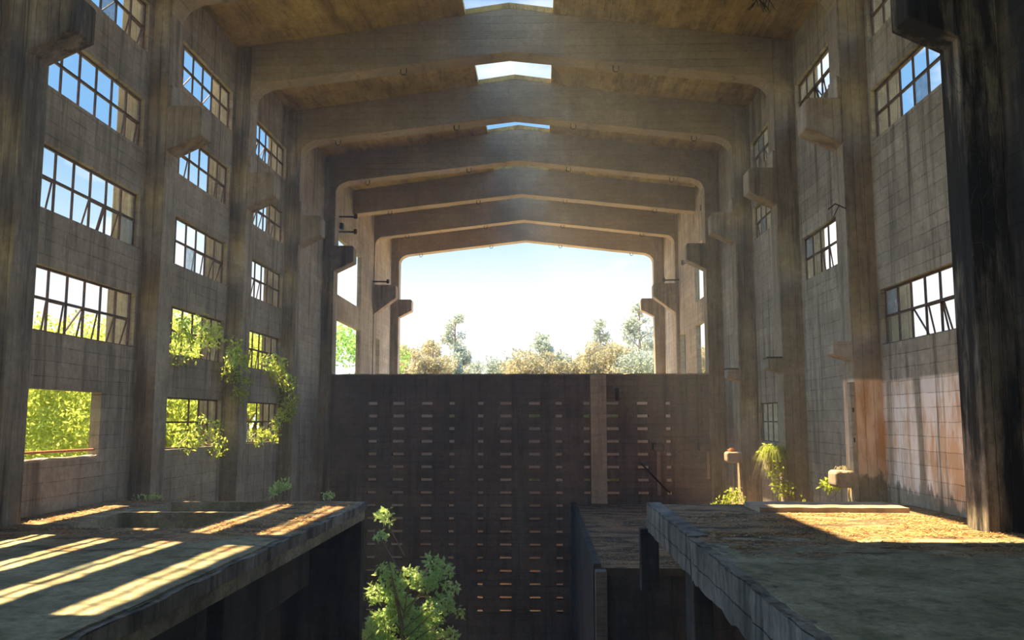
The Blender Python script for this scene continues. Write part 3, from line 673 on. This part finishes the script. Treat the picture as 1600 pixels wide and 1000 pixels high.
def sprig(x, y, z, h, w_, label, mat='leaf_pit', n=160, size=0.09, seed=0, name='weed'):
    r = empty(name, (x, y, z)); tag(r, label, 'plant'); rnd = random.Random(seed); m = MB(); bl = []
    for i in range(5):
        a = rnd.uniform(0, 6.28); q = w_ * .5 * rnd.random(); t = rnd.uniform(.45, 1)
        p = (x + q * math.cos(a), y + q * math.sin(a), z + h * t); m.tube([(x, y, z - 0.02), p], [.01, .004], 4); bl.append((*p, w_ * .28, w_ * .28, h * .18))
    m.build('stem', M['bark'], r); leaves('foliage', bl, n, size, M[mat], r, seed)
sprig(-4.3, 17.15, 0.0, 0.42, 0.30, 'bright green weed at the far edge of the left deck, taller of the pair', seed=1)
sprig(-3.35, 17.15, 0.0, 0.18, 0.20, 'tiny green weed at the far edge of the left deck near its corner', n=60, size=.07, seed=2)
sprig(-7.0, 17.3, -0.1, 0.28, 0.5, 'low green weeds at the foot of the left middle-bay wall', n=90, size=.07, seed=3)
sprig(6.85, 18.4, 0.0, 0.42, 0.7, 'grassy tuft growing under the sunlit bracket box', 'leaf_sun', 260, .11, 4, 'grass_tuft')
sprig(5.9, 23.4, -1.54, 1.3, 0.9, 'straggly sunlit weed trailing down from the grassy bracket', 'leaf_sun', 260, .11, 6, 'weed')
def blades(name, x, y, z, n, L_, label, seed, mat='leaf_sun', fall=0.6):
    rnd = random.Random(seed); V = []; F = []
    for _ in range(n):
        a = rnd.uniform(0, 6.28); l = L_ * rnd.uniform(.5, 1.2); b = Vector((x + rnd.gauss(0, .07), y + rnd.gauss(0, .07), z)); d = Vector((math.cos(a), math.sin(a), 0))
        s_ = Vector((-d.y, d.x, 0)) * 0.008; i = len(V)
        p1 = b + d * l * .3 + Vector((0, 0, l * .5)); p2 = b + d * l * .75 + Vector((0, 0, l * (.5 - fall)))
        V += [b - s_, b + s_, p1 + s_, p1 - s_, p2]; F += [(i, i+1, i+2, i+3), (i+3, i+2, i+4)]
    me = bpy.data.meshes.new(name); me.from_pydata(V, [], F); return tag(link(name, me, M[mat]), label, 'plant')
blades('grass_tuft', 6.93, 23.1, 0.57, 420, 0.62, 'shaggy sunlit grass clump crowning the third right column bracket', 7)
blades('dry_grass', 6.85, 22.95, 0.50, 110, 0.6, 'dry straw-coloured grass hanging off the third right column bracket', 9, 'leaf_ochre', 1.2)
blades('grass_tuft', 6.95, 17.95, 0.58, 20, 0.18, 'few thin stalks on top of the sunlit bracket box', 8, 'leaf_ochre')
# vines on the left columns
def vine(pts, n, size, label, seed, rad=.22):
    r = empty('vine', pts[0]); tag(r, label, 'vine'); m = MB().tube(pts, 0.018, 5); rnd = random.Random(seed); bl = []
    for a, b in zip(pts, pts[1:]):
        for t in (.1, .4, .7, 1):
            p = Vector(a).lerp(Vector(b), t); q = p + Vector((rnd.uniform(-.05, .3), rnd.uniform(-.3, .3), rnd.uniform(-.35, .15)))
            m.tube([p, q], [.01, .005], 4); bl.append((*q, rad * rnd.uniform(.6, 1.2), rad, rad * 1.1))
    m.build('stem', M['bark'], r); leaves('foliage', bl, n, size, M['leaf_sun'], r, seed, .5)
vine([(-7.75, 20.6, 3.2), (-7.6, 21.4, 3.9), (-7.45, 22.2, 3.7), (-7.35, 22.7, 3.0), (-7.3, 22.85, 2.3)], 1100, .12, 'leafy vine spilling through the fourth-row middle-bay window on the left', 31, .25)
vine([(-7.8, 19.4, 3.2), (-7.75, 20.3, 3.7)], 500, .12, 'vine sprig in the near half of the fourth-row middle-bay window', 32, .28)
vine([(-7.75, 26.2, 3.3), (-7.6, 27.2, 3.2), (-7.4, 27.7, 2.6), (-7.3, 27.8, 1.9)], 900, .13, 'leafy vine hanging beside the fourth left column', 33, .28)
vine([(-7.8, 20.4, 0.95), (-7.75, 21.6, 1.4), (-7.7, 22.5, 1.0)], 500, .12, 'tangled vine in the lowest middle-bay window on the left', 34, .25)
vine([(-7.8, 25.4, 1.0), (-7.7, 27.3, 1.5)], 400, .12, 'tangled vine in the lowest window of the farthest glazed bay', 35, .25)
vine([(6.70, 22.8, .72), (6.78, 22.75, .35), (7.0, 22.7, .0), (7.25, 22.6, -.6), (7.5, 22.5, -1.2)], 520, .11, 'sunlit leafy creeper trailing off the third right column bracket', 36, .18)
# bare climbing twigs on the blackened near right column
rnd = random.Random(3); m = MB()
for i in range(26):
    p = Vector((rnd.uniform(7.25, 7.6), 12.73, rnd.uniform(4.0, 8.6))); q = [p.copy()]
    for _ in range(4): p = p + Vector((rnd.uniform(-.18, .10), -rnd.uniform(0.0, .12), rnd.uniform(-.15, .2))); q.append(p.copy())
    m.tube(q, 0.004, 4)
o = m.build('climbing_twigs', M['iron']); tag(o, 'bare twigs clinging to the blackened near right column', 'twigs', kind='stuff')
# fallen leaves
def litter(boxes, n, label, seed):
    rnd = random.Random(seed); V = []; F = []
    for _ in range(n):
        while True:
            b = rnd.choice(boxes); x = rnd.uniform(b[0], b[1]); y = rnd.uniform(b[2], b[3])
            if noise.noise(Vector((x * 1.1, y * 1.8, seed))) > -0.15: break
        a = rnd.uniform(0, 3.14); l = rnd.uniform(.015, .05); w_ = l * rnd.uniform(.15, .4); z = b[4] + rnd.uniform(.004, .02); t = rnd.uniform(-.3, .3)
        d = Vector((math.cos(a), math.sin(a), t)) * l; e = Vector((-math.sin(a), math.cos(a), rnd.uniform(-.3, .3))) * w_; c = Vector((x, y, z)); i = len(V)
        V += [c - d, c + e, c + d, c - e]; F.append((i, i+1, i+2, i+3))
    me = bpy.data.meshes.new('leaf_litter'); me.from_pydata(V, [], F); return tag(link('leaf_litter', me, M['litter']), label, 'litter', kind='stuff')
litter([(-7.5, -2.8, 11.4, 12.9, 0.0), (-4.2, -2.7, 12.9, 17.1, 0.0), (-7.5, -6.5, 13, 17.1, 0.0)], 5200, 'dry leaf litter strewn over the far half of the left deck', 1)
litter([(3.2, 7.2, 10.5, 12.6, 0.016), (3.2, 7.5, 12.4, 15.3, 0.0), (4.6, 7.7, 12.4, 15.3, 0.0)], 9000, 'golden dry leaf litter over the far half of the right deck', 2)
litter([(2.2, 4.8, 19.2, 32.8, -1.54)], 6000, 'brown leaf litter on the sunken platform', 3)

# thin haze volume added to lift the dark parts with a bluish veil
def haze():
    hz = bpy.data.materials.new('veil_haze'); hz.use_nodes = True; N = hz.node_tree.nodes; N.clear()
    ov = N.new('ShaderNodeOutputMaterial'); vs = N.new('ShaderNodeVolumeScatter'); vs.inputs['Density'].default_value = 0.0028; vs.inputs['Anisotropy'].default_value = 0.35
    vs.inputs['Color'].default_value = (0.84, 0.92, 1.0, 1); hz.node_tree.links.new(vs.outputs[0], ov.inputs['Volume'])
    o = MB().box(-7.6, 7.7, -2.4, 48.3, PIT + .2, 11.8).build('haze', hz); tag(o, 'thin bluish haze volume added to veil and lift the dark parts of the hall', 'haze', kind='stuff')
haze()
